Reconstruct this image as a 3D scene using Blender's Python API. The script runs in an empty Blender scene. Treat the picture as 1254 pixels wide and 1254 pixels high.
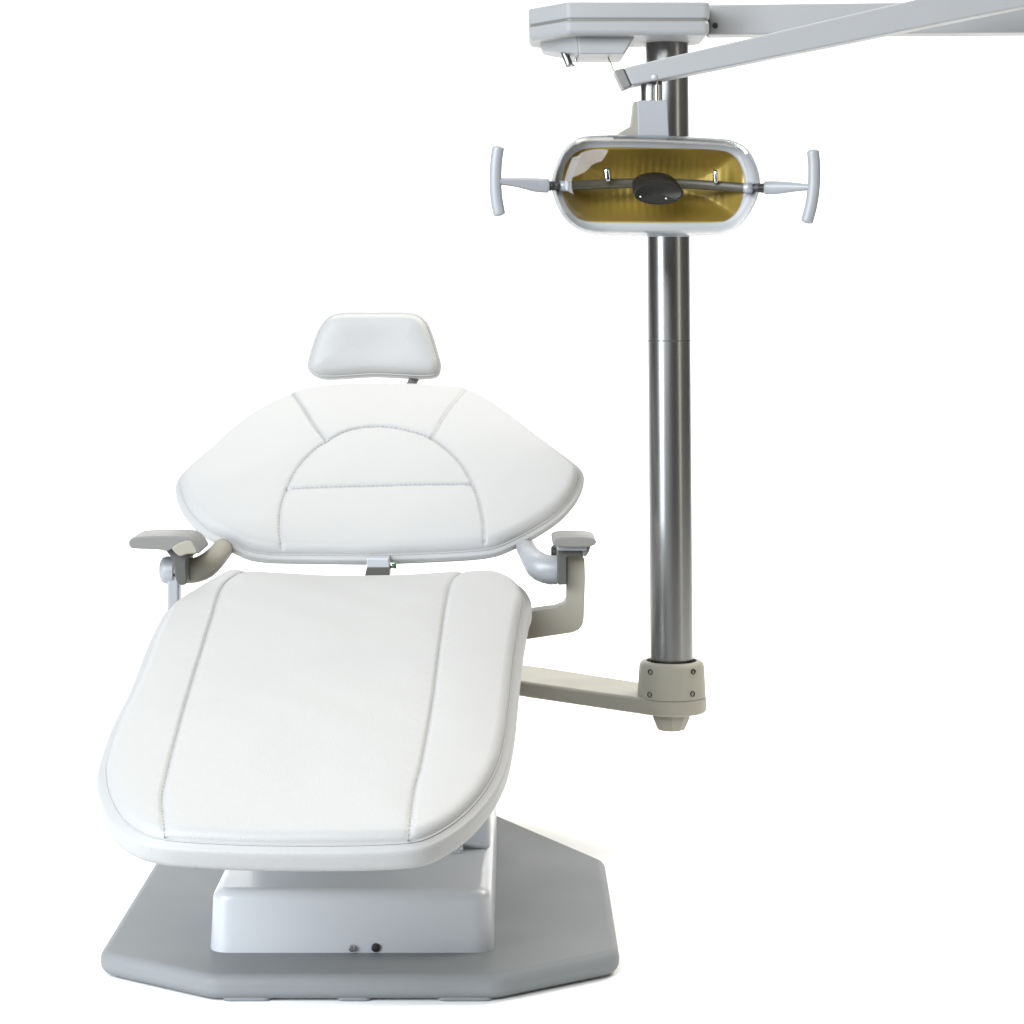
import bpy, bmesh, math, random
import numpy as np
from mathutils import Vector, Matrix
random.seed(3); np.random.seed(3)
SC = bpy.context.scene
COL = SC.collection
F, CX, HY, H = 3090.0, 627.0, 345.0, 0.935      # focal length in photo pixels, principal column, horizon row, eye height

def P(px, py, Y):
    return Vector(((px - CX) / F * Y, Y, H - (py - HY) / F * Y))

# ------------------------------------------------------------------ materials
def new_mat(name):
    m = bpy.data.materials.new(name); m.use_nodes = True
    nt = m.node_tree
    return m, nt, nt.nodes['Principled BSDF']

def mat(name, col, rough=0.4, metal=0.0, var=0.04, bump=0.0, bscale=300.0, rvar=0.06, coat=0.0, vscale=9.0, stretch=None, spec=0.5):
    m, nt, b = new_mat(name)
    tc = nt.nodes.new('ShaderNodeTexCoord')
    mp = nt.nodes.new('ShaderNodeMapping')
    if stretch: mp.inputs['Scale'].default_value = stretch
    nt.links.new(tc.outputs['Object'], mp.inputs['Vector'])
    n = nt.nodes.new('ShaderNodeTexNoise'); n.inputs['Scale'].default_value = vscale; n.inputs['Detail'].default_value = 6
    nt.links.new(mp.outputs[0], n.inputs['Vector'])
    cr = nt.nodes.new('ShaderNodeMix'); cr.data_type = 'RGBA'
    cr.inputs[6].default_value = [max(0, c * (1 - var)) for c in col] + [1]
    cr.inputs[7].default_value = [min(1, c * (1 + var)) for c in col] + [1]
    nt.links.new(n.outputs['Fac'], cr.inputs[0]); nt.links.new(cr.outputs[2], b.inputs['Base Color'])
    mr = nt.nodes.new('ShaderNodeMapRange')
    mr.inputs['From Min'].default_value = 0.3; mr.inputs['From Max'].default_value = 0.7
    mr.inputs['To Min'].default_value = max(0.02, rough - rvar); mr.inputs['To Max'].default_value = rough + rvar
    nt.links.new(n.outputs['Fac'], mr.inputs['Value']); nt.links.new(mr.outputs[0], b.inputs['Roughness'])
    b.inputs['Metallic'].default_value = metal
    b.inputs['Specular IOR Level'].default_value = spec
    if coat: b.inputs['Coat Weight'].default_value = coat; b.inputs['Coat Roughness'].default_value = 0.12
    if bump:
        n2 = nt.nodes.new('ShaderNodeTexNoise'); n2.inputs['Scale'].default_value = bscale; n2.inputs['Detail'].default_value = 3
        nt.links.new(tc.outputs['Object'], n2.inputs['Vector'])
        bp = nt.nodes.new('ShaderNodeBump'); bp.inputs['Strength'].default_value = bump; bp.inputs['Distance'].default_value = 0.001
        nt.links.new(n2.outputs['Fac'], bp.inputs['Height']); nt.links.new(bp.outputs[0], b.inputs['Normal'])
    return m

def vinyl_mat():
    m, nt, b = new_mat('white vinyl')
    tc = nt.nodes.new('ShaderNodeTexCoord')
    n = nt.nodes.new('ShaderNodeTexNoise'); n.inputs['Scale'].default_value = 5; n.inputs['Detail'].default_value = 5
    nt.links.new(tc.outputs['Object'], n.inputs['Vector'])
    cr = nt.nodes.new('ShaderNodeMix'); cr.data_type = 'RGBA'
    cr.inputs[6].default_value = (0.318, 0.319, 0.322, 1); cr.inputs[7].default_value = (0.333, 0.333, 0.33, 1)
    nt.links.new(n.outputs['Fac'], cr.inputs[0]); nt.links.new(cr.outputs[2], b.inputs['Base Color'])
    b.inputs['Roughness'].default_value = 0.5; b.inputs['Specular IOR Level'].default_value = 0.35
    v = nt.nodes.new('ShaderNodeTexVoronoi'); v.inputs['Scale'].default_value = 420
    nt.links.new(tc.outputs['Object'], v.inputs['Vector'])
    bp = nt.nodes.new('ShaderNodeBump'); bp.inputs['Strength'].default_value = 0.3; bp.inputs['Distance'].default_value = 0.0006
    nt.links.new(v.outputs['Distance'], bp.inputs['Height']); nt.links.new(bp.outputs[0], b.inputs['Normal'])
    return m

def shield_mat():
    m, nt, b = new_mat('clear acrylic')
    nt.nodes.remove(b)
    out = nt.nodes['Material Output']
    tr = nt.nodes.new('ShaderNodeBsdfTransparent'); tr.inputs[0].default_value = (0.965, 0.97, 0.975, 1)
    gl = nt.nodes.new('ShaderNodeBsdfGlossy'); gl.inputs['Roughness'].default_value = 0.03
    lw = nt.nodes.new('ShaderNodeLayerWeight')
    pw = nt.nodes.new('ShaderNodeMath'); pw.operation = 'POWER'; pw.inputs[1].default_value = 3.0
    nt.links.new(lw.outputs['Facing'], pw.inputs[0])
    fr = nt.nodes.new('ShaderNodeMapRange'); fr.inputs['To Min'].default_value = 0.016; fr.inputs['To Max'].default_value = 0.75
    nt.links.new(pw.outputs[0], fr.inputs['Value'])
    mx = nt.nodes.new('ShaderNodeMixShader')
    nt.links.new(fr.outputs[0], mx.inputs[0]); nt.links.new(tr.outputs[0], mx.inputs[1]); nt.links.new(gl.outputs[0], mx.inputs[2])
    nt.links.new(mx.outputs[0], out.inputs['Surface'])
    return m

def steel_mat():
    m = mat('brushed steel', (0.215, 0.215, 0.212), 0.31, metal=1.0, var=0.12, rvar=0.012, vscale=6, stretch=(4, 4, 0.7))
    nt = m.node_tree; b = nt.nodes['Principled BSDF']
    t = nt.nodes.new('ShaderNodeTangent'); t.direction_type = 'RADIAL'; t.axis = 'Z'
    nt.links.new(t.outputs[0], b.inputs['Tangent'])
    b.inputs['Anisotropic'].default_value = 0.3; b.inputs['Anisotropic Rotation'].default_value = ANISO
    return m
ANISO = 0.25

M = dict(
    vinyl=vinyl_mat(),
    thread=mat('white thread', (0.28, 0.28, 0.28), 0.8),
    paint=mat('light grey paint', (0.26, 0.264, 0.27), 0.45, spec=0.25, bump=0.05, bscale=500, var=0.025, vscale=14),
    pale=mat('pale grey plastic', (0.245, 0.257, 0.275), 0.38, var=0.02, bump=0.03, bscale=600),
    cream=mat('cream enamel', (0.24, 0.23, 0.192), 0.45, spec=0.2, var=0.04, bump=0.05, bscale=500),
    shellw=mat('white enamel', (0.42, 0.437, 0.465), 0.34, var=0.012, rvar=0.02, coat=0.15),
    plate=mat('grey enamel', (0.18, 0.189, 0.197), 0.5, spec=0.12, var=0.1, bump=0.1, bscale=700, vscale=6),
    pad=mat('grey rubbery plastic', (0.14, 0.138, 0.132), 0.45, var=0.05, bump=0.06, bscale=700),
    dark=mat('dark grey plastic', (0.05, 0.051, 0.046), 0.45, var=0.08),
    black=mat('black rubber', (0.012, 0.012, 0.012), 0.45),
    cover=mat('black plastic', (0.014, 0.013, 0.011), 0.42, spec=0.25),
    band=mat('dark reflection band', (0.06, 0.053, 0.036), 0.4, var=0.2, vscale=40),  # tone of the dark reflection seen in the reflector
    steel=steel_mat(),
    chrome=mat('chrome', (0.6, 0.6, 0.6), 0.1, metal=1.0, rvar=0.03),
    zinc=mat('zinc plate', (0.38, 0.40, 0.43), 0.4, metal=0.4),
    gold=mat('amber reflector', (0.31, 0.218, 0.042), 0.4, metal=0.45, var=0.12, vscale=25, rvar=0.05, stretch=(1, 1, 0.25)),
    green=mat('green wire', (0.03, 0.16, 0.03), 0.45),
    shield=shield_mat(),
    bezel=mat('translucent white plastic', (0.34, 0.345, 0.35), 0.4, var=0.02),
    paper=mat('white paper', (0.93, 0.93, 0.93), 0.9, var=0.005, spec=0.1),
    concrete=mat('grey studio floor', (0.05, 0.05, 0.048), 0.7, var=0.12, vscale=3),
)

# ------------------------------------------------------------------ object helpers
ROOT = {}
def tag(o, label=None, cat=None, group=None, kind=None):
    if label: o['label'] = label
    if cat: o['category'] = cat
    if group: o['group'] = group
    if kind: o['kind'] = kind

def thing(name, loc, label, cat):
    o = bpy.data.objects.new(name, None); COL.objects.link(o)
    o.location = loc; o.empty_display_size = 0.1
    tag(o, label, cat); ROOT[o.name] = Vector(loc)
    return o

def world_loc(o):
    v = Vector((0, 0, 0))
    while o is not None: v += o.location; o = o.parent
    return v

def link(name, verts, faces, m, parent=None, smooth=True, bevel=0.0, seg=3, angle=35, label=None, solid=0.0, uv=None):
    """verts in world space; the object's origin goes to the middle of its bounding box"""
    vs = np.array([tuple(v) for v in verts], dtype=float)
    c = (vs.min(0) + vs.max(0)) / 2
    me = bpy.data.meshes.new(name)
    me.from_pydata((vs - c).tolist(), [], [tuple(f) for f in faces])
    bm = bmesh.new(); bm.from_mesh(me); bmesh.ops.recalc_face_normals(bm, faces=bm.faces); bm.to_mesh(me); bm.free()
    me.materials.append(m)
    if smooth: me.polygons.foreach_set('use_smooth', [True] * len(me.polygons))
    o = bpy.data.objects.new(name, me); COL.objects.link(o)
    o.location = Vector(c)
    if parent is not None:
        o.location = Vector(c) - world_loc(parent); o.parent = parent
    if solid:
        s = o.modifiers.new('Solidify', 'SOLIDIFY'); s.thickness = solid; s.offset = 0
    if bevel:
        b = o.modifiers.new('Bevel', 'BEVEL'); b.width = bevel; b.segments = seg; b.limit_method = 'ANGLE'
        b.angle_limit = math.radians(angle); b.harden_normals = True
    elif smooth:
        b = o.modifiers.new('Split', 'EDGE_SPLIT'); b.split_angle = math.radians(50)
    if label: o['label'] = label
    return o

def prism(front, back):
    n = len(front)
    vs = list(front) + list(back)
    fs = [tuple(range(n)), tuple(range(2 * n - 1, n - 1, -1))]
    for i in range(n):
        j = (i + 1) % n; fs.append((i, i + n, j + n, j))
    return vs, fs

def slab(name, pts, Yf, depth, m, parent, bevel=0.004, seg=3, angle=35, label=None):
    """front elevation traced at distance Yf (px), made solid by depth away from the eye"""
    fr = [P(p[0], p[1], Yf + (p[2] if len(p) > 2 else 0)) for p in pts]
    bk = [v + Vector((0, depth, 0)) for v in fr]
    vs, fs = prism(fr, bk)
    return link(name, vs, fs, m, parent, bevel=bevel, seg=seg, angle=angle, label=label)

def plan(name, pts, z0, z1, m, parent, bevel=0.004, seg=3, taper=0.0, angle=35, label=None):
    c = Vector((sum(p[0] for p in pts) / len(pts), sum(p[1] for p in pts) / len(pts)))
    lo = [Vector((p[0], p[1], z0)) for p in pts]
    hi = []
    for p in pts:
        d = Vector((p[0], p[1])) - c
        s = 1 - taper / max(d.length, 1e-6)
        hi.append(Vector((c.x + d.x * s, c.y + d.y * s, z1)))
    vs, fs = prism(lo, hi)
    return link(name, vs, fs, m, parent, bevel=bevel, seg=seg, angle=angle, label=label)

def fillet(pts, r, n=7):
    out = []
    N = len(pts)
    for i in range(N):
        p = Vector(pts[i][:2]); a = Vector(pts[i - 1][:2]); b = Vector(pts[(i + 1) % N][:2])
        rr = pts[i][2] if len(pts[i]) > 2 else r
        u = (a - p); v = (b - p)
        ang = u.angle(v); d = min(rr / math.tan(ang / 2), u.length * .45, v.length * .45)
        u.normalize(); v.normalize()
        s, e = p + u * d, p + v * d
        for k in range(n + 1):
            t = k / n
            out.append(tuple((1 - t) ** 2 * s + 2 * t * (1 - t) * p + t * t * e))
    return out

def catmull(pts, closed, n):
    p = np.array(pts, float); N = len(p)
    def g(i): return p[i % N] if closed else p[min(max(i, 0), N - 1)]
    out = []
    for i in range(N if closed else N - 1):
        p0, p1, p2, p3 = g(i - 1), g(i), g(i + 1), g(i + 2)
        if not closed and i == 0: p0 = 2 * p1 - p2
        if not closed and i == N - 2: p3 = 2 * p2 - p1
        for t in np.linspace(0, 1, 16, endpoint=False):
            out.append(0.5 * ((2 * p1) + (-p0 + p2) * t + (2 * p0 - 5 * p1 + 4 * p2 - p3) * t * t + (-p0 + 3 * p1 - 3 * p2 + p3) * t ** 3))
    if not closed: out.append(p[-1])
    q = np.array(out)
    if closed: q = np.vstack([q, q[:1]])
    L = np.concatenate([[0], np.cumsum(np.linalg.norm(np.diff(q, axis=0), axis=1))])
    s = np.linspace(0, L[-1], n, endpoint=not closed)
    return np.stack([np.interp(s, L, q[:, k]) for k in range(q.shape[1])], 1)

def tube(path, rads, nseg=20, caps=True, squash=None):
    path = [Vector(p) for p in path]
    n = len(path); vs = []; fs = []
    t0 = (path[1] - path[0]).normalized()
    ref = Vector((0, 1, 0)) if abs(t0.y) < .9 else Vector((0, 0, 1))
    a = t0.cross(ref).normalized()
    for i, p in enumerate(path):
        t = (path[min(i + 1, n - 1)] - path[max(i - 1, 0)]).normalized()
        a = (a - t * a.dot(t)).normalized(); b = t.cross(a)
        r = rads[i] if hasattr(rads, '__len__') else rads
        ra, rb = (r if hasattr(r, '__len__') else (r, r))
        for k in range(nseg):
            th = 2 * math.pi * k / nseg
            vs.append(p + a * (math.cos(th) * ra) + b * (math.sin(th) * rb))
    for i in range(n - 1):
        for k in range(nseg):
            k2 = (k + 1) % nseg
            fs.append((i * nseg + k, i * nseg + k2, (i + 1) * nseg + k2, (i + 1) * nseg + k))
    if caps:
        fs.append(tuple(range(nseg - 1, -1, -1))); fs.append(tuple(range((n - 1) * nseg, n * nseg)))
    return vs, fs

def rod(path, r, cap=0.4):
    """tube with rounded ends"""
    path = [Vector(p) for p in path]; rr = list(r) if hasattr(r, '__len__') else [r] * len(path)
    d0 = (path[0] - path[1]).normalized(); d1 = (path[-1] - path[-2]).normalized()
    def sc(x, s): return tuple(q * s for q in x) if hasattr(x, '__len__') else x * s
    def mx(x): return max(x) if hasattr(x, '__len__') else x
    pre, prer, post, postr = [], [], [], []
    for k in range(5):
        th = math.pi / 2 * k / 5
        pre.append(path[0] + d0 * mx(rr[0]) * cap * (math.cos(th))); prer.append(sc(rr[0], max(math.sin(th), 0.02)))
        post.insert(0, path[-1] + d1 * mx(rr[-1]) * cap * (math.cos(th))); postr.insert(0, sc(rr[-1], max(math.sin(th), 0.02)))
    return tube(pre + path + post, prer + rr + postr)

def lathe(prof, origin, axis=(0, 0, 1), n=64):
    """prof: (radius, height) pairs along axis"""
    ax = Vector(axis).normalized()
    ref = Vector((1, 0, 0)) if abs(ax.x) < .9 else Vector((0, 0, 1))
    a = ax.cross(ref).normalized(); b = ax.cross(a); o = Vector(origin)
    vs, fs = [], []
    for r, h in prof:
        for k in range(n):
            th = 2 * math.pi * k / n
            vs.append(o + ax * h + a * (math.cos(th) * r) + b * (math.sin(th) * r))
    m_ = len(prof)
    for i in range(m_ - 1):
        for k in range(n):
            k2 = (k + 1) % n
            fs.append((i * n + k, i * n + k2, (i + 1) * n + k2, (i + 1) * n + k))
    fs.append(tuple(range(n - 1, -1, -1))); fs.append(tuple(range((m_ - 1) * n, m_ * n)))
    return vs, fs

def loft(rings):
    n = len(rings[0]); vs = [v for r in rings for v in r]; fs = []
    for i in range(len(rings) - 1):
        for k in range(n):
            k2 = (k + 1) % n
            fs.append((i * n + k, i * n + k2, (i + 1) * n + k2, (i + 1) * n + k))
    return vs, fs

# ------------------------------------------------------------------ upholstered cushions
class Cushion:
    def __init__(s, name, outline, O, slope, m, parent, t, bulge, crown, er, seams, yaw=0.0, groove=0.0031, gw=0.0027,
                 puff=0.0018, n=720, R=170, fall=0.06, dish=0.0, wr=0.0006):
        s.O = Vector(O)
        s.U = Vector((1, 0, 0)); s.V = Vector((0, math.cos(slope), math.sin(slope))); s.N = s.U.cross(s.V)
        s.outline = catmull([s.to2(*p) for p in outline], True, n)
        s.seams = [catmull([s.to2(*p) for p in q], False, 260) for q in seams]
        s.er, s.crown, s.groove, s.gw, s.puff, s.fall, s.dish, s.wr = er, crown, groove, gw, puff, fall, dish, wr
        o = s.outline
        x, y = o[:, 0], o[:, 1]; x2, y2 = np.roll(x, -1), np.roll(y, -1)
        cr = x * y2 - x2 * y; A = cr.sum() / 2
        c = np.array([((x + x2) * cr).sum() / (6 * A), ((y + y2) * cr).sum() / (6 * A)]); s.c = c
        rr = 1 - (1 - np.linspace(0, 1, R + 1)[1:]) ** 1.25
        pts = (c + (o[None] - c) * rr[:, None, None]).reshape(-1, 2)
        pts = np.vstack([c[None], pts])
        d = s.edge_dist(pts); d[-n:] = 0
        h = s.height(pts, d)
        vs = [pts, ]; hs = [h]
        tan = np.roll(o, -1, 0) - np.roll(o, 1, 0); tan /= np.linalg.norm(tan, axis=1)[:, None]
        nor = np.stack([tan[:, 1], -tan[:, 0]], 1)
        if A < 0: nor = -nor
        s.nor = nor
        S = 10
        for k in range(1, S + 1):
            q = k / S
            vs.append(o + nor * (bulge * (1 - abs(2 * q - 1) ** 5) ** .5)); hs.append(np.full(n, -t * q))
        for ins, dn in ((0.006, 0.003), (0.018, 0.005), (0.03, 0.0055)):
            vs.append(o - nor * ins); hs.append(np.full(n, -t - dn))
        vs.append(c[None]); hs.append(np.array([-t - 0.006]))
        V2 = np.vstack(vs); HH = np.concatenate(hs)
        W = s.w3(V2, HH)
        fs = [(0, 1 + (k + 1) % n, 1 + k) for k in range(n)]
        rows = R + S + 3
        for i in range(rows - 1):
            a = 1 + i * n
            for k in range(n):
                k2 = (k + 1) % n
                fs.append((a + k, a + k2, a + n + k2, a + n + k))
        last = 1 + (rows - 1) * n; ce = len(V2) - 1
        fs += [(last + k, last + (k + 1) % n, ce) for k in range(n)]
        s.obj = link(name, W, fs, m, parent)
        s.obj.modifiers.clear()
    def to2(s, px, py):
        d = Vector(((px - CX) / F, 1, -(py - HY) / F)); C = Vector((0, 0, H))
        t = (s.O - C).dot(s.N) / d.dot(s.N)
        q = C + d * t - s.O
        return (q.dot(s.U), q.dot(s.V))
    def w3(s, p2, h):
        O, U, V, N = (np.array(v) for v in (s.O, s.U, s.V, s.N))
        return O + p2[:, :1] * U + p2[:, 1:2] * V + h[:, None] * N
    @staticmethod
    def dist(p, line):
        out = np.empty(len(p))
        for i in range(0, len(p), 8000):
            q = p[i:i + 8000]
            a, b = line[:-1], line[1:]
            ab = b - a; L2 = (ab ** 2).sum(1) + 1e-12
            if len(a) > 400: a, ab, L2 = a, ab, L2
            t = np.clip(((q[:, None, :] - a[None]) * ab[None]).sum(2) / L2, 0, 1)
            dd = q[:, None, :] - a[None] - t[..., None] * ab[None]
            out[i:i + 8000] = np.sqrt((dd ** 2).sum(2).min(1))
        return out
    def edge_dist(s, p):
        o = np.vstack([s.outline, s.outline[:1]])[::2] if len(s.outline) % 2 == 0 else np.vstack([s.outline, s.outline[:1]])
        return s.dist(p, o)
    def height(s, p, d=None):
        if d is None: d = s.edge_dist(p)
        e = np.clip(d / s.er, 0, 1)
        h = s.er * np.sqrt(np.clip(1 - (1 - e) ** 2, 0, 1)) + s.crown * (1 - np.exp(-d / s.fall)) - s.dish * np.exp(-((p[:, 0] - s.c[0]) / 0.07) ** 2 - ((p[:, 1] - s.c[1]) / 0.035) ** 2)
        fade = np.clip(d / 0.005, 0, 1)
        for q in s.seams:
            ds = s.dist(p, q)
            h -= fade * (s.groove * np.exp(-(ds / s.gw) ** 2) + s.puff * np.exp(-ds / 0.018) + 0.00035 * np.exp(-ds / 0.011) * np.sin(p[:, 0] * 250 + 3) * np.sin(p[:, 1] * 230))
        u, v = p[:, 0], p[:, 1]
        h += fade * s.wr * (np.sin(u * 31 + 2 * np.sin(v * 17)) * np.sin(v * 27 + 1.3 + 1.5 * np.sin(u * 13)))
        return h
    def stitches(s, parent, m, pitch=0.0075, r=0.00065, off=0.0017):
        # one continuous thread per seam, dipping under the vinyl between stitches
        for q in s.seams:
            L = np.concatenate([[0], np.cumsum(np.linalg.norm(np.diff(q, axis=0), axis=1))])
            pos = np.arange(0.004, L[-1] - 0.004, pitch / 6)
            P0 = np.stack([np.interp(pos, L, q[:, k]) for k in (0, 1)], 1)
            T = np.gradient(P0, axis=0); T /= np.linalg.norm(T, axis=1)[:, None] + 1e-9
            P0 = P0 + np.stack([-T[:, 1], T[:, 0]], 1) * off
            h = s.height(P0) + 0.0009 * np.sin(2 * np.pi * pos / pitch) - 0.0003
            vs, fs = tube([Vector(v) for v in s.w3(P0, h)], r, 6)
            o = link('stitching', vs, fs, m, parent); o.modifiers.clear()
    def piping(s, parent, m, r=0.0012):
        o = s.outline[::2]; nr = s.nor[::2]
        W = s.w3(o + nr * 0.0006, np.full(len(o), 0.0005))
        path = [Vector(v) for v in W]
        n = len(path); ns = 8; vs, fs = [], []
        for i in range(n):
            t = (path[(i + 1) % n] - path[i - 1]).normalized(); a = s.N; b = t.cross(a).normalized()
            for k in range(ns):
                th = 2 * math.pi * k / ns
                vs.append(path[i] + a * math.cos(th) * r + b * math.sin(th) * r)
        for i in range(n):
            i2 = (i + 1) % n
            for k in range(ns):
                k2 = (k + 1) % ns
                fs.append((i * ns + k, i * ns + k2, i2 * ns + k2, i2 * ns + k))
        o_ = link('piping', vs, fs, m, parent); o_.modifiers.clear(); return o_

# ================================================================== SETTING
fl = link('floor', [(-30, -30, -0.012), (30, -30, -0.012), (30, 40, -0.012), (-30, 40, -0.012)], [(0, 1, 2, 3)], M['concrete'], smooth=False)  # unseen floor, added and kept dark so the pole mirrors less white
tag(fl, kind='structure')
# white seamless paper lying on the floor and curving up behind
prof = [(2.7, 0.0), (7.0, 0.0)]
for k in range(1, 17):
    a = math.pi / 2 * k / 16
    prof.append((7.0 + 0.8 * math.sin(a), 0.8 - 0.8 * math.cos(a)))
prof.append((7.8, 4.2))
vs = []; fs = []
for x in (-4.0, 4.0):
    vs += [(x, y, z) for y, z in prof]
n = len(prof)
for i in range(n - 1): fs.append((i, i + 1, n + i + 1, n + i))
bd = link('backdrop', vs, fs, M['paper']); tag(bd, kind='structure')

# ================================================================== DENTAL CHAIR
AX = -0.2055                                     # the chair's axis
chair = thing('dental_chair', (AX, 3.8, 0), 'white upholstered reclining dental chair with grey armrests on a flat grey octagonal base plate', 'dental chair')

pl = [(AX - .187, 3.27, .05), (AX + .187, 3.27, .05), (AX + .3505, 3.39, .05), (AX + .3505, 3.93, .06), (AX + .165, 4.30, .06),
      (AX - .165, 4.30, .06), (AX - .3505, 3.93, .06), (AX - .3505, 3.39, .05)]
base = plan('base_plate', fillet(pl, .05), 0.003, 0.036, M['plate'], chair, bevel=0.014, seg=5)
for x0, x1 in ((272, 333), (412, 456), (535, 604)):
    a, b = P(x0, 1225, 3.285), P(x1, 1225, 3.285)
    plan('foot', fillet([(a.x, 3.276), (b.x, 3.276), (b.x, 3.40), (a.x, 3.40)], .012), 0.0, 0.014, M['plate'], base, bevel=0.003)
for sx in (-.28, .28):
    plan('foot', fillet([(AX + sx - .03, 3.82), (AX + sx + .03, 3.82), (AX + sx + .03, 3.9), (AX + sx - .03, 3.9)], .012), 0.0, 0.014, M['plate'], base, bevel=0.003)

hx0, hx1 = -.408, -.0235
hous = plan('pump_housing', fillet([(hx0, 3.379), (hx1, 3.379), (hx1, 4.16), (hx0, 4.16)], .032), 0.018, 0.119, M['shellw'], chair, bevel=0.016, seg=5, taper=0.009)
c0 = P(431, 1161, 3.3795)
vs, fs = lathe([(0.0045, 0.004), (0.0045, -0.003), (0.0032, -0.0048), (0.0032, -0.0032)], c0, (0, 1, 0), 24)
link('bolt', vs, fs, M['chrome'], hous)
c0 = P(460, 1160.5, 3.3795)
vs, fs = lathe([(0.0058, 0.006), (0.0058, -0.0012), (0.005, -0.0016)], c0, (0, 1, 0), 32)
link('hole_disc', vs, fs, M['black'], hous)  # black disc stands for the shade inside an open hole
lift = plan('lift_column', fillet([(-.375, 3.63), (-.031, 3.63), (-.031, 4.2), (-.375, 4.2)], .012), 0.1155, 0.33, M['shellw'], chair, bevel=0.01, seg=4)
plan('lip', fillet([(-.36, 3.60), (-.070, 3.60), (-.070, 3.64), (-.36, 3.64)], .006), 0.1165, 0.127, M['shellw'], lift, bevel=0.003)
plan('seat_frame', fillet([(-.33, 3.3), (-.09, 3.3), (-.09, 3.86), (-.33, 3.86)], .03), 0.30, 0.325, M['cream'], chair, bevel=0.006)

# ---- seat
OFF = 10
seat_out = [(304, 696 + OFF), (333, 699 + OFF), (390, 702 + OFF), (448, 703 + OFF), (502, 701 + OFF), (546, 698 + OFF), (578, 697 + OFF), (604, 697 + OFF),
            (624, 703 + OFF), (637, 714 + OFF), (642, 728 + OFF), (638, 752), (632, 785), (628, 813), (624.5, 846), (622, 870), (619, 895), (611, 931.5),
            (598, 960.5), (580, 985), (557.5, 1006), (528.5, 1024), (501.6, 1032), (446, 1035), (390, 1035.7), (311, 1035), (235, 1031.5),
            (199, 1027.5), (172.5, 1019.7), (152, 1005), (139, 985), (132, 965), (130, 947), (132, 932), (139, 909), (149, 883),
            (170, 840), (189, 790), (206, 754), (217, 742), (238, 728), (257, 716), (280, 705)]
seat_seams = [[(203.5, 1035), (202.7, 1026), (199.5, 994), (205, 965), (215, 925), (230, 870), (244, 824), (262, 764), (271, 734), (283, 719), (309, 704)],
              [(500.5, 1038), (501.6, 1031), (508, 985), (518.4, 942.6), (530.7, 873), (534, 846), (542, 785), (547, 752), (555, 722), (575, 703)]]
sl = math.atan(.239)
seat = Cushion('seat', seat_out, P(360, 1035, 2.95), sl, M['vinyl'], chair, t=0.031, bulge=0.0115, crown=0.011, er=0.013, seams=seat_seams)
seat.stitches(seat.obj, M['thread']); seat.piping(seat.obj, M['vinyl'])
# support pan under the seat
pan = seat.c + (seat.outline[::12] - seat.c) * 0.86
lo = seat.w3(pan, np.full(len(pan), -0.060)); hi = seat.w3(pan, np.full(len(pan), -0.035))
vs, fs = prism([Vector(v) for v in lo], [Vector(v) for v in hi])
link('seat_pan', vs, fs, M['cream'], chair, bevel=0.004)

# ---- backrest
OB = 3
back_out = [(221, 598), (224, 586), (237, 571), (266, 546), (290, 524), (312.5, 507.7), (334, 496.5), (355, 485.5), (378.6, 479.7), (407.7, 476.4), (436.7, 474.6),
            (480, 475), (510, 475), (540, 476.5), (560, 477.5), (574, 480.5), (593, 489.8), (615, 505), (648, 530), (670, 546.5), (692, 563), (704, 573), (709, 582),
            (706, 596), (697, 612), (679, 631), (650, 650), (616, 667), (594, 673), (560.5, 676), (516, 678), (460, 680), (423, 680), (345, 679),
            (325, 678), (307, 675), (294, 669.5), (274, 659), (254, 648), (237, 632), (226, 615)]
back_seams = [[(355.6, 485), (367.5, 504.7), (385, 533.7), (400, 553.5)],
              [(574, 480), (558, 502.4), (542.6, 524.8), (529, 549)],
              [(346, 677.7), (343, 661), (345, 634), (352, 612), (365, 587), (383, 567), (401, 554), (423, 542.6), (445.6, 537), (468, 536), (487, 538), (511, 543.7),
               (529, 550.4), (549, 566), (567, 585), (580.6, 609.6), (587, 627.5), (592, 650), (593.5, 672)],
              [(353, 612), (415, 610), (480, 608), (578, 606)]]
back = Cushion('backrest', back_out, P(460, 680, 3.95), math.radians(35), M['vinyl'], chair, t=0.015, bulge=0.0085, crown=0.012, er=0.015, seams=back_seams, fall=0.05)
back.stitches(back.obj, M['thread']); back.piping(back.obj, M['vinyl'])
pan = back.c + (back.outline[::12] - back.c) * 0.80
lo = back.w3(pan, np.full(len(pan), -0.042)); hi = back.w3(pan, np.full(len(pan), -0.018))
vs, fs = prism([Vector(v) for v in lo], [Vector(v) for v in hi])
link('backrest_shell', vs, fs, M['cream'], chair, bevel=0.006)

# ---- headrest
head_out = [(403, 390.5), (413, 386), (425, 384.5), (456, 384.5), (495, 384.5), (510, 387), (520, 395), (527, 411), (533, 431), (536.5, 445), (534.5, 456), (526, 459), (513, 459.5),
            (495, 458.5), (459, 457), (431.8, 458.5), (404, 460), (390, 458), (382, 452.5), (379.5, 446), (384, 427), (392, 405)]
head = Cushion('headrest', head_out, P(458, 461, 4.36), math.radians(80), M['vinyl'], chair, t=0.03, bulge=0.005, crown=0.009, er=0.012, seams=[], n=400, R=60, fall=0.014, dish=0.006, wr=0.0006)
head.piping(head.obj, M['vinyl'], r=0.0016)
vs, fs = tube([P(495, 484, 4.335), P(503, 472, 4.365), P(509, 461, 4.39), P(506, 440, 4.425)], [(0.0085, 0.005)] * 4, 16)
link('headrest_bar', vs, fs, M['pad'], chair)

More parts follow.
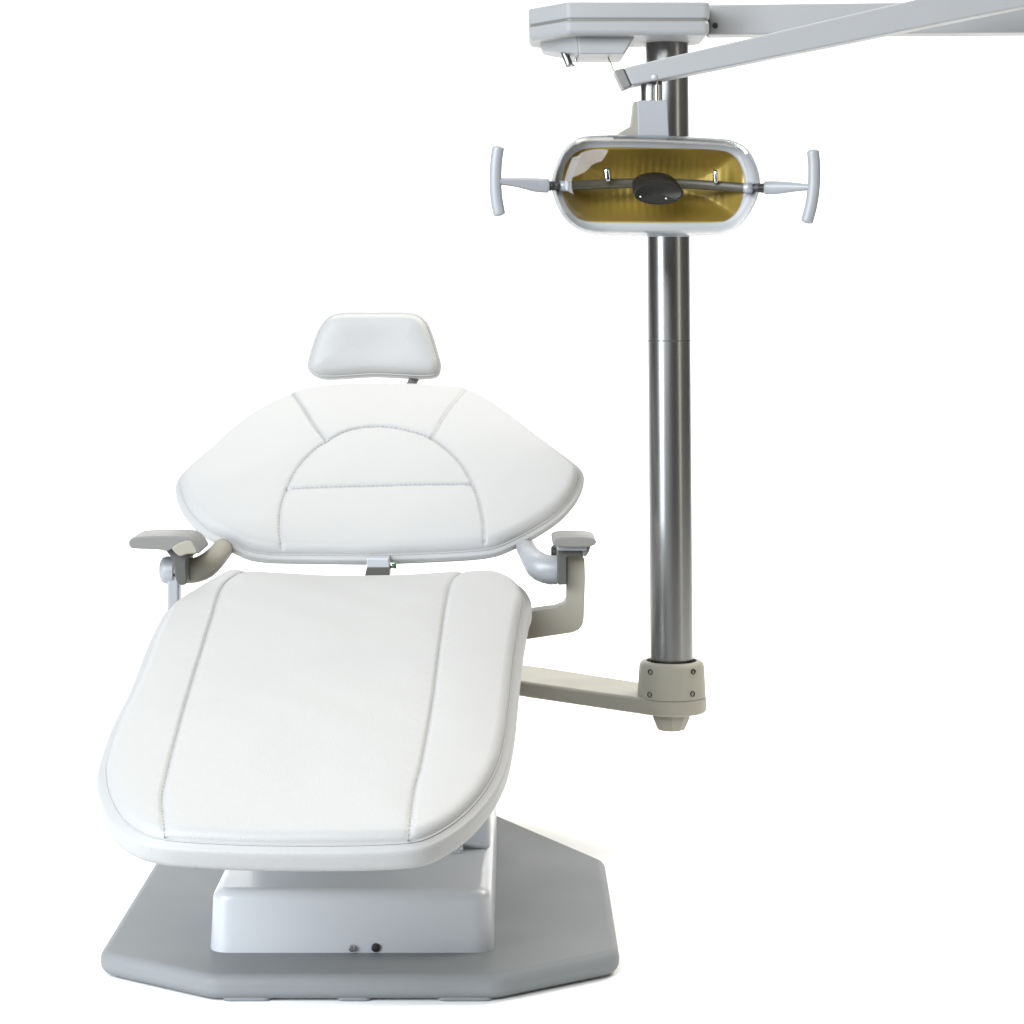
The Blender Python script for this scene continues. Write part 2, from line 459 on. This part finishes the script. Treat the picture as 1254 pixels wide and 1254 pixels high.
# ---- hinge seen in the gap between seat and backrest
hb = slab('hinge', [(449, 684), (476, 684), (476.5, 695.5), (449, 695.5)], 3.90, 0.05, M['zinc'], chair, bevel=0.0015)
slab('hinge_foot', [(449, 695), (477, 695), (477, 706), (446.5, 706)], 3.896, 0.05, M['dark'], hb, bevel=0.001)
vs, fs = rod([P(476, 692.5, 3.92), P(483.5, 692.5, 3.92)], [0.0046, 0.0046], 0.25); bo = link('hinge_bolt', vs, fs, M['chrome'], hb)
vs, fs = tube([P(483.2, 692.3, 3.92), P(485.5, 692.3, 3.92)], [0.0055, 0.0052], 16); link('bolt_cap', vs, fs, M['green'], hb)

# ---- armrests
YA = 3.85
# elbows that carry the backrest
def elbow(pts, m):
    raw = catmull([tuple(P(x, y, Y)) + (a, b) for x, y, Y, a, b in pts], False, 40)
    vs, fs = rod([Vector(r[:3]) for r in raw], [(r[3], r[4]) for r in raw], .12)
    return link('backrest_bracket', vs, fs, m, chair)
elbow([(226, 699, 3.875, .0195, .022), (238, 698.5, 3.875, .0195, .022), (252, 693, 3.885, .019, .021), (266, 680, 3.92, .0165, .019), (280, 664, 4.06, .0155, .017), (300, 650, 4.18, .016, .017)], M['cream'])
elbow([(681.5, 698, 3.875, .0225, .022), (671, 697.6, 3.875, .0225, .022), (659, 692, 3.885, .021, .021), (648, 678, 3.93, .014, .018), (640, 663, 4.06, .0125, .017), (626, 648, 4.17, .013, .017)], M['pale'])
# left: armrest swung outwards
def soft(pts, n=56): return [tuple(q) for q in catmull(pts, True, n)]
padL = slab('armrest', soft([(157.5, 664), (160, 660), (170, 657.5), (198, 656.5), (224, 657), (234, 660), (241, 667), (245.5, 677), (236, 676.5), (226, 670), (212, 672), (204, 675.5), (197, 673.5), (170, 672.2), (160, 671)]),
            3.80, 0.105, M['pad'], chair, bevel=0.0085, seg=6, angle=40, label='grey armrest swung outwards beside the seat')
slab('armrest_stem', soft([(203, 672), (222, 668), (243, 674), (237, 680), (230, 684), (228, 692), (228.5, 714), (219, 716), (215, 709), (213.3, 697), (210, 684)]),
     3.815, 0.085, M['dark'], padL, bevel=0.004, seg=4, angle=40)
slab('insert', soft([(210.5, 671.5), (221, 664), (232, 661.8), (238, 667), (241.3, 677), (229, 679), (219.5, 681)]), 3.798, 0.03, M['cream'], padL, bevel=0.003, angle=40)
br = P(206, 698, 3.87)
vs, fs = lathe([(0.012, -0.0125), (0.019, -0.009), (0.0212, -0.003), (0.0212, 0.009)], br, (1, 0, 0), 48)
bl = link('pivot_cap', vs, fs, M['pale'], chair)
slab('armrest_post', [(204.2, 705), (219, 705), (219, 790), (250, 800), (250, 815), (212, 812), (205, 800)], 3.855, 0.032, M['pale'], chair, bevel=0.004)
# right: armrest pointing at the viewer, carried by an angled bracket
padR = slab('armrest', [(675.5, 662.5), (679.5, 659), (690, 657.8), (715, 658), (725.5, 659.2), (730.8, 663), (729, 667.2), (722, 669.8), (700, 670.3), (684, 669.8), (677.5, 667.2)],
            3.78, 0.105, M['pad'], chair, bevel=0.006, seg=5, angle=20, label='grey armrest pointing straight forward')
slab('rail', [(681.5, 668), (718, 668), (719, 674.5), (682, 674.5)], 3.795, 0.085, M['pale'], padR, bevel=0.0025)
slab('rail_flange', [(713, 668), (724, 667), (721.5, 676), (717, 682.5), (713.5, 680)], 3.805, 0.07, M['pad'], padR, bevel=0.002)
slab('armrest_stem', [(682.8, 673), (717, 673), (714, 681.5), (693.8, 682), (693.8, 716), (684, 716.5), (682.8, 714)], 3.81, 0.09, M['dark'], padR, bevel=0.0015)  # upper leg also fills the shaded gap under the rail with dark colour
vs, fs = lathe([(0.008, -0.006), (0.0125, -0.003), (0.0125, 0.004)], P(679.5, 677, 3.93), (1, 0, 0), 32)
link('knob', vs, fs, M['black'], padR)
bR = slab('armrest_bracket', [(693.8, 683), (696, 680.3), (712, 680.3), (716, 685), (716.7, 707), (716, 730), (715, 757), (713.5, 765), (709, 771.3), (701, 774.8), (640, 784), (600, 790), (600, 768), (640, 753), (655, 748.5), (680, 745), (690, 741.5), (693.8, 735)],
          3.835, 0.05, M['cream'], chair, bevel=0.009, seg=5, angle=30)
vs, fs = lathe([(0.0165, 0.008), (0.0165, -0.0008), (0.013, -0.003)], P(706, 706, 3.834), (0.25, 1, 0), 40)

# ================================================================== SUPPORT POST
YP = 4.16
pb = Vector(((822.5 - CX) / F * YP, YP, 0)); pt = Vector(((816.8 - CX) / F * YP, YP, 0))
post = thing('support_post', (pb.x, YP, 0.19), 'stainless steel post on a cream swing arm carrying the grey overhead arms', 'support post')
AZ1, AZ0 = 0.2534, 0.2262
arm_pts = [(-.17, 4.475), (.032, 4.29)]
arm_pts = [(-.16, 4.48), (.032, 4.292), (.215, 4.115)]
cxp, cyp, rr = pb.x, YP, .0575
for k in range(15):
    a = math.radians(-135 + 200 * k / 14)
    arm_pts.append((cxp + rr * math.cos(a), cyp + rr * math.sin(a)))
arm_pts += [(.215, 4.30), (.06, 4.46), (-.02, 4.53), (-.16, 4.58)]
arm_pts = arm_pts[:2] + arm_pts[3:]
sw = plan('swing_arm', arm_pts, AZ0, AZ1, M['cream'], post, bevel=0.006, seg=4)
plan('arm_root', fillet([(-.26, 4.16), (-.10, 4.16), (-.10, 4.60), (-.26, 4.60)], .03), 0.2, 0.275, M['cream'], sw, bevel=0.008)
vs, fs = lathe([(.0565, 0.0), (.0562, 0.003), (.0548, 0.03), (.0535, 0.050), (.0515, 0.0555), (.047, 0.0585), (.0415, 0.0585), (.0405, 0.05), (.04, 0.02)], (pb.x, YP, AZ1 - .001))
col = link('collar', vs, fs, M['cream'], post)
for px, py in ((796.4, 823), (849, 822.6), (795.7, 850.8), (848, 849.8)):
    dx = (px - CX) / F * 4.115 - pb.x
    yy = YP - math.sqrt(max((.0545 if py < 830 else .0562) ** 2 - dx * dx, 0))
    c0 = P(px, py, yy); dr = Vector((dx, yy - YP, 0)).normalized()
    vs, fs = lathe([(.0045, -.004), (.0045, 0.0012), (.0036, 0.0016), (.0034, -0.001)], c0, dr, 24)
    link('screw', vs, fs, M['black'], col)  # black colour stands for the shade inside the screw holes
vs, fs = lathe([(.016, -.0305), (.0225, -.0290), (.026, -.022), (.031, -.010), (.034, 0.002)], (pb.x - .001, YP, AZ0), n=10)
link('end_knob', vs, fs, M['cream'], post, smooth=False, bevel=0.002)
# steel tube in two lengths with the joint line between
def P_axis(z): 
    t = (z - .31) / (1.33 - .31); return Vector((pb.x + (pt.x - pb.x) * t, YP, z))
zj = H - (417.5 - HY) / F * (YP - .035)
ax = (P_axis(1.33) - P_axis(.29)).normalized()
L1 = (zj - .285)
vs, fs = lathe([(.0348, 0), (.0348, .027), (.0353, .029), (.0353, .031), (.0353, L1 - .004), (.0353, L1 - .0006), (.0348, L1 - .0005), (.0348, L1 + .0005), (.0353, L1 + .0006), (.0353, L1 + .004), (.0353, 1.338 - .285)], P_axis(.285), ax, 96)
pole = link('pole', vs, fs, M['steel'], post)
vs, fs = lathe([(.034, -.0008), (.0356, -.0008), (.0356, .0008), (.034, .0008)], P_axis(zj), ax, 96)
link('joint_ring', vs, fs, M['dark'], pole)

# ---- control head on top
def headpoly(k=0.0):
    return [(.0878 - k * .5, 4.02 - k), (.315 + k, 4.02 - k), (.315 + k, 4.19), (.300, 4.215 + k), (.055, 4.275 + k), (.028 - k, 4.235), (.028 - k, 4.12 - k * .5)]
hd = plan('control_head', fillet(headpoly(), .012, 5), 1.328, 1.3538, M['paint'], post, bevel=0.009, seg=4, angle=30)
plan('lid', fillet(headpoly(0.0006), .012, 5), 1.3546, 1.381, M['paint'], hd, bevel=0.003, seg=3, angle=30)
plan('seam_strip', fillet(headpoly(-.002), .012, 5), 1.3515, 1.3565, M['pad'], hd, bevel=0)
tr = [P(706, 43.5, 4.05), P(778, 43.5, 4.05), P(764, 66.3, 4.05), P(709, 66.3, 4.05)]
bk = [Vector((v.x, 4.205, v.z)) for v in tr]
vs, fs = prism(tr, bk); link('tray', vs, fs, M['paint'], hd, bevel=0.003)
tr = [P(658, 44, 4.15), P(706, 43.5, 4.05), P(709, 66, 4.05), P(690, 62.5, 4.09), P(666, 62, 4.15)]
bk = [Vector((v.x, 4.23, v.z)) for v in tr]
vs, fs = prism(tr, bk); link('tray', vs, fs, M['paint'], hd, bevel=0.003)
vs, fs = rod([P(686.5, 52, 4.13), P(697.6, 80.5, 4.12)], [.0063, .0063], .3); link('nozzle', vs, fs, M['steel'], hd)
vs, fs = rod([P(706, 65, 4.14), P(704, 70, 4.13), P(706.5, 77, 4.13), P(701, 81.5, 4.13)], [.0018] * 4, .5); link('lever', vs, fs, M['chrome'], hd)
cv = catmull([tuple(P(x, y, Y)) for x, y, Y in ((742.5, 63, 4.16), (745.5, 72, 4.1), (748.8, 79, 4.0), (751.5, 86, 3.92), (757, 90, 3.90))], False, 30)
vs, fs = tube([Vector(c) for c in cv], .0011, 8); link('wire', vs, fs, M['green'], post)

# ---- rear arm, elbow and the sloping lamp arm
fr = [P(868, 5.5, 4.10), P(1330, 0, 4.06), P(1330, 39.5, 4.06), P(868, 42.5, 4.10)]
bk = [v + Vector((0, .06, 0)) for v in fr]
vs, fs = prism(fr, bk); ra = link('rear_arm', vs, fs, M['paint'], post, bevel=0.004)
vs, fs = lathe([(.0045, .003), (.0045, -.0015), (.003, -.002), (.003, 0)], P(875.8, 31.4, 4.098), (0, 1, 0), 24); link('screw', vs, fs, M['black'], ra)  # shade inside a screw hole, done as a black disc
YL, YR = 3.875, 3.845
def la(x): return -.2337 * (x - 764) + 82.7, -.2021 * (x - 774) + 105
fr = [P(764, la(764)[0], YL), P(1350, la(1350)[0], YR), P(1350, la(1350)[1], YR), P(773.6, 104.8, YL)]
bk = [v + Vector((0, .062, 0)) for v in fr]
vs, fs = prism(fr, bk); lam = link('lamp_arm', vs, fs, M['paint'], post, bevel=0.0035)
slab('end_cap', [(752, 86.3), (763.2, 83.2), (773, 105.2), (763, 109)], YL + .001, .06, M['pad'], lam, bevel=0.002)
vs, fs = prism([P(763.3, 84.0, YL + .0015), P(764.2, 84.0, YL + .0015), P(774, 104.4, YL + .0015), P(773, 104.6, YL + .0015)],
               [v + Vector((0, .058, 0)) for v in (P(763.3, 84.0, YL), P(764.2, 84.0, YL), P(774, 104.4, YL), P(773, 104.6, YL))])
link('gap_strip', vs, fs, M['black'], lam, smooth=False)  # black strip put in for the shade of the gap
vs, fs = lathe([(.0056, .004), (.0056, -.0012), (.004, -.003), (.0015, -.0035)], P(801.4, 94.4, YL), (0, 1, 0), 24); link('screw', vs, fs, M['zinc'], lam)
e = P(1340, -20, 3.99)
vs, fs = lathe([(.04, -.075), (.055, -.07), (.058, -.03), (.058, .06), (.05, .075)], e); link('elbow', vs, fs, M['paint'], post)

# ================================================================== DENTAL LAMP
Y0 = 3.86
lamp = thing('dental_lamp', tuple(P(803, 122, Y0 + .04)), 'oval dental lamp with amber reflector and two T handles hanging under the sloping arm', 'dental lamp')
vs, fs = lathe([(.0168, 0), (.0168, .034)], tuple(P(798, 126, 3.905)), n=48); st = link('stem', vs, fs, M['steel'], lamp)
vs, fs = lathe([(.0045, 0), (.0045, .026)], tuple(P(805, 125, 3.885)), n=24); link('pin', vs, fs, M['chrome'], st)
yk = slab('yoke', [(780.3, 122.8), (817.2, 122.5), (819.5, 167), (781.2, 167)], 3.872, .06, M['pale'], lamp, bevel=0.0018)
slab('yoke_side', [(775.8, 124.2), (783, 124), (783, 172), (752, 172), (757, 163.2), (772.5, 154)], 3.885, .045, M['cream'], yk, bevel=0.002)

out_px = [(676, 226), (678, 212), (683, 198.6), (689, 186), (697, 176.5), (708, 169.5), (722, 166.6), (752.5, 165.7), (799, 166.2), (845, 168), (880, 169.8), (896, 172), (909.8, 178), (918, 186), (924.5, 198),
          (929, 211), (930.6, 224), (928, 240), (922, 254), (914, 267), (901, 280.5), (889, 285.8), (874, 288), (822, 288.8), (752.5, 288.3), (729, 286.8), (710, 281), (695, 270), (685.5, 256.5), (679, 241)]
amb_px = [(691, 227), (693, 209), (700, 195), (711, 186), (728, 182.5), (760, 182), (800, 182.5), (845, 183.5), (878, 185), (893, 188.5), (903, 197), (909, 210), (911, 227), (908, 244), (902, 257), (891, 266.5), (876, 269.5), (830, 270), (770, 270), (732, 269.5), (713, 266), (702, 257.5), (694, 244)]
NO = 160
OUT = catmull(out_px, True, NO); AMB = catmull(amb_px, True, NO)
# start both rings at the same bearing
def align(a, c):
    th = np.arctan2(a[:, 1] - c[1], a[:, 0] - c[0]); i = np.argmin(np.abs(th + math.pi * .999)); return np.roll(a, -i, 0)
AMB = np.array([801.0, 226.0]) + (AMB - np.array([801.0, 226.0])) * np.array([1.025, 1.06])
cc = np.array([803.0, 227.0]); OUT = align(OUT, cc); AMB = align(AMB, cc)
def ring(a, s, dy, c=cc):
    q = c + (a - c) * s
    return [Vector(P(x, y, Y0)) + Vector((0, dy, 0)) for x, y in q]
rings = [ring(OUT, .975, -.003), ring(OUT, 1.0, .004), ring(OUT, 1.0, .012)]
for k in range(1, 14):
    a = math.pi / 2 * k / 14
    rings.append(ring(OUT, math.cos(a) ** .75, .012 + .095 * math.sin(a)))
rings.append(ring(OUT, .02, .107))
vs, fs = loft(rings); link('housing', vs, fs, M['pale'], lamp, solid=0.002)
# pale inner bezel between rim and reflector
MIX = lambda t, dy: [Vector(P(x, y, Y0)) + Vector((0, dy, 0)) for x, y in (AMB * (1 - t) + OUT * t)]
vs, fs = loft([MIX(0.97, 0.0), MIX(.75, .012), MIX(.45, .018), MIX(.2, .020), MIX(0.0, .0205), MIX(-.05, .024)]); link('bezel', vs, fs, M['bezel'], lamp)
# reflector with shallow vertical facets
rr_ = []
ca = np.array([801.0, 226.0])
for k in range(0, 41):
    s = 1 - k / 40.0 * .985
    q = ca + (AMB - ca) * s
    r = []
    for x, y in q:
        fac = .0012 * abs(((x / 9.0) % 1.0) - .5) * 2 * min(1, (1 - s) * 6)
        vv = (y - ca[1]) / 44.0; hh = (x - ca[0]) / 110.0
        dep = .022 + .058 * (1 - min(1, max(abs(vv), abs(hh) ** 2.2) ** 2 * .75 + s * s * .25))
        r.append(Vector(P(x, y, Y0)) + Vector((0, dep - fac, 0)))
    rr_.append(r)
vs, fs = loft(rr_); fs.append(tuple(range(40 * NO, 41 * NO)))
o = link('reflector', vs, fs, M['gold'], lamp)
# solid band standing for the dark reflection across, bulb shield, clear cover
pts = [(678, 228, .012), (690, 227.5, .016), (720, 225.5, .03), (760, 223.5, .036), (803, 222.5, .038), (850, 224.5, .036), (890, 227.5, .028), (915, 230, .016), (929, 231, .012)]
vs, fs = tube([P(x, y, Y0) + Vector((0, d, 0)) for x, y, d in pts], [(.0075, .004)] * 9, 16); link('reflection_band', vs, fs, M['band'], lamp)
for x, y in ((690.5, 227.5), (917, 230)):
    vs, fs = lathe([(.007, -.004), (.0085, 0), (.0085, .008), (.007, .010)], P(x, y, Y0) + Vector((-.004, .006, 0)), (1, 0, 0), 32)
    link('band_mount', vs, fs, M['zinc'], lamp)
def ell(cx, cy, rx, ry, dy, n=64): return [P(cx + rx * math.cos(2 * math.pi * k / n), cy + ry * math.sin(2 * math.pi * k / n), Y0) + Vector((0, dy, 0)) for k in range(n)]
rg = [ell(802, 226, 24, 12, .05), ell(802, 224, 27, 14, .03), ell(802.3, 226, 28, 15.5, .012), ell(803.5, 231, 29.3, 15.2, -.006), ell(805, 236.2, 30.5, 14.4, -.020), ell(805, 237.3, 30.0, 13.9, -.0225), ell(805, 237.6, 28.3, 12.6, -.0235), ell(805, 237.7, 27.3, 12, -.0225), ell(805, 237.7, 1, .5, -.0225)]
vs, fs = loft(rg); fs.append(tuple(range(64))); bc = link('bulb_shield', vs, fs, M['cover'], lamp)
for x, y in ((784.5, 241), (816, 243)):
    vs, fs = lathe([(.0016, .003), (.0016, -.0008), (.0008, -.0014)], P(x, y, Y0 - .0228), (0, 1, 0), 12); link('screw', vs, fs, M['chrome'], bc)
rings = [ring(OUT, .985, .0)]
for k in range(0, 28):
    a = math.pi / 2 * k / 28
    rings.append(ring(OUT, .992 * math.cos(a) ** .36, -.004 - .040 * math.sin(a)))
rings.append(ring(OUT, .01, -.0442))
vs, fs = loft(rings); fs.append(tuple(range((len(rings) - 1) * NO, len(rings) * NO)))
link('clear_cover', vs, fs, M['shield'], lamp, solid=0.002)
# slots on top of the rim
for x0, x1, y in ((744, 757, 166.2), (817, 838, 171)):
    slab('slot', [(x0, y - .5), (x1, y - .3), (x1, y + .9), (x0, y + .7)], Y0 - .0065, .006, M['dark'], lamp, bevel=0.0)
for q, r0 in ((((743, 209), (744.5, 219)), .0058), (((876, 211), (876.5, 222)), .0042)):
    vs, fs = rod([P(x, y, Y0 + .02) for x, y in q], [r0] * len(q), .9); link('reflector_glint', vs, fs, M['chrome'], lamp)  # chrome rods added to stand for white glints in the reflector
# T handles
def sm(pts, n): return [Vector(c) for c in catmull(pts, False, n)]
def handle(grip, lever, joint, grad):
    g = sm([tuple(P(x, y, 3.83)) for x, y in grip], 28)
    vs, fs = rod(g, [grad] * 28, .45); h = link('handle', vs, fs, M['pale'], lamp)
    lv = sm([tuple(P(x, y, d)) + (a, b) for x, y, d, a, b in lever], 24)
    raw = catmull([tuple(P(x, y, d)) + (a, b) for x, y, d, a, b in lever], False, 24)
    vs, fs = rod([Vector(r[:3]) for r in raw], [(r[3], r[4]) for r in raw], .3); link('lever', vs, fs, M['pale'], h)
    vs, fs = tube([P(*j) for j in joint], [.0072] * len(joint), 24); jn = link('joint', vs, fs, M['black'], h)
    a, b = P(*joint[0]), P(*joint[-1])
    for t in (.3, .7):
        c = a.lerp(b, t); dx = (b - a).normalized() * .0012
        vs, fs = tube([c - dx, c, c + dx], [.0074, .008, .0074], 24); link('joint_ring', vs, fs, M['black'], h)
handle([(610, 181.5), (607.6, 198), (606.6, 222), (608, 243), (611.3, 261.5)],
       [(607, 222, 3.828, .0058, .0058), (618, 222.3, 3.832, .0062, .0062), (635, 223.6, 3.84, .0078, .0072), (655, 226.5, 3.85, .0108, .0085), (670.5, 227.5, 3.855, .0112, .0085)],
       [(669.5, 227.7, 3.856), (676, 227.7, 3.858), (684, 227.8, 3.862)], .0094)
handle([(995.6, 186), (997, 203), (996.6, 227), (993.6, 250), (988.4, 270.5)],
       [(995, 229.3, 3.828, .0045, .005), (985, 229.2, 3.835, .0058, .006), (968, 229.2, 3.845, .0082, .0075), (950, 229.8, 3.852, .0105, .008), (937.5, 230, 3.856, .0106, .008)],
       [(938.5, 230.3, 3.857), (931, 230.3, 3.858), (924, 230.3, 3.862)], .0096)

# ================================================================== CAMERA
cam = bpy.data.cameras.new('camera'); co = bpy.data.objects.new('camera', cam); COL.objects.link(co)
co.location = (0, 0, H); co.rotation_euler = (math.pi / 2, 0, 0)
cam.sensor_width = 36; cam.lens = 36 * F / 1254.0; cam.shift_y = -(627 - HY) / 1254.0
cam.clip_start = 0.05; cam.clip_end = 200
SC.camera = co

# ================================================================== LIGHT
def area(name, loc, target, sx, sy, power, col=(1, 1, 1)):
    l = bpy.data.lights.new(name, 'AREA'); l.shape = 'RECTANGLE'; l.size = sx; l.size_y = sy; l.energy = power; l.color = col
    o = bpy.data.objects.new(name, l); COL.objects.link(o); o.location = loc
    d = Vector(target) - Vector(loc); o.rotation_euler = d.to_track_quat('-Z', 'Y').to_euler()
    return o
area('front_softbox', (-1.6, -0.4, 2.9), (-0.1, 3.6, 0.3), 3.0, 2.2, 295, (0.95, 0.98, 1.0))
area('overhead_softbox', (0.3, 5.0, 3.6), (0.2, 4.7, 0), 3.6, 2.0, 95, (1.0, 0.97, 0.9))
area('window_softbox', (-3.7, 0.55, 1.85), (0.1, 3.9, 0.9), 1.95, 3.5, 345, (0.88, 0.94, 1.0))
area('right_fill', (2.3, 4.9, 3.2), (0.1, 4.1, 0.0), 1.5, 1.5, 110, (1.0, 0.97, 0.9))  # added fill lamp, lifts the shadowed floor right of the base plate
area('right_strip', (3.5, 1.75, 1.7), (0.26, 4.16, 0.8), 0.42, 3.2, 27, (1.0, 0.97, 0.86))
area('backdrop_light', (-1.8, 5.9, 3.6), (-1.2, 7.8, 0.8), 2.6, 0.8, 40)
area('backdrop_light', (1.8, 5.9, 3.6), (1.2, 7.8, 0.8), 2.6, 0.8, 40)

w = bpy.data.worlds.new('World'); SC.world = w; w.use_nodes = True
w.node_tree.nodes['Background'].inputs[0].default_value = (1.0, 0.97, 0.9, 1)
w.node_tree.nodes['Background'].inputs[1].default_value = 0.16

vs_ = SC.view_settings
vs_.view_transform = 'Standard'; vs_.look = 'None'; vs_.exposure = 0; vs_.gamma = 1; vs_.use_curve_mapping = False
SC.cycles.caustics_reflective = False; SC.cycles.caustics_refractive = False
SC.cycles.max_bounces = 10; SC.cycles.transparent_max_bounces = 16
SC.cycles.use_denoising = True
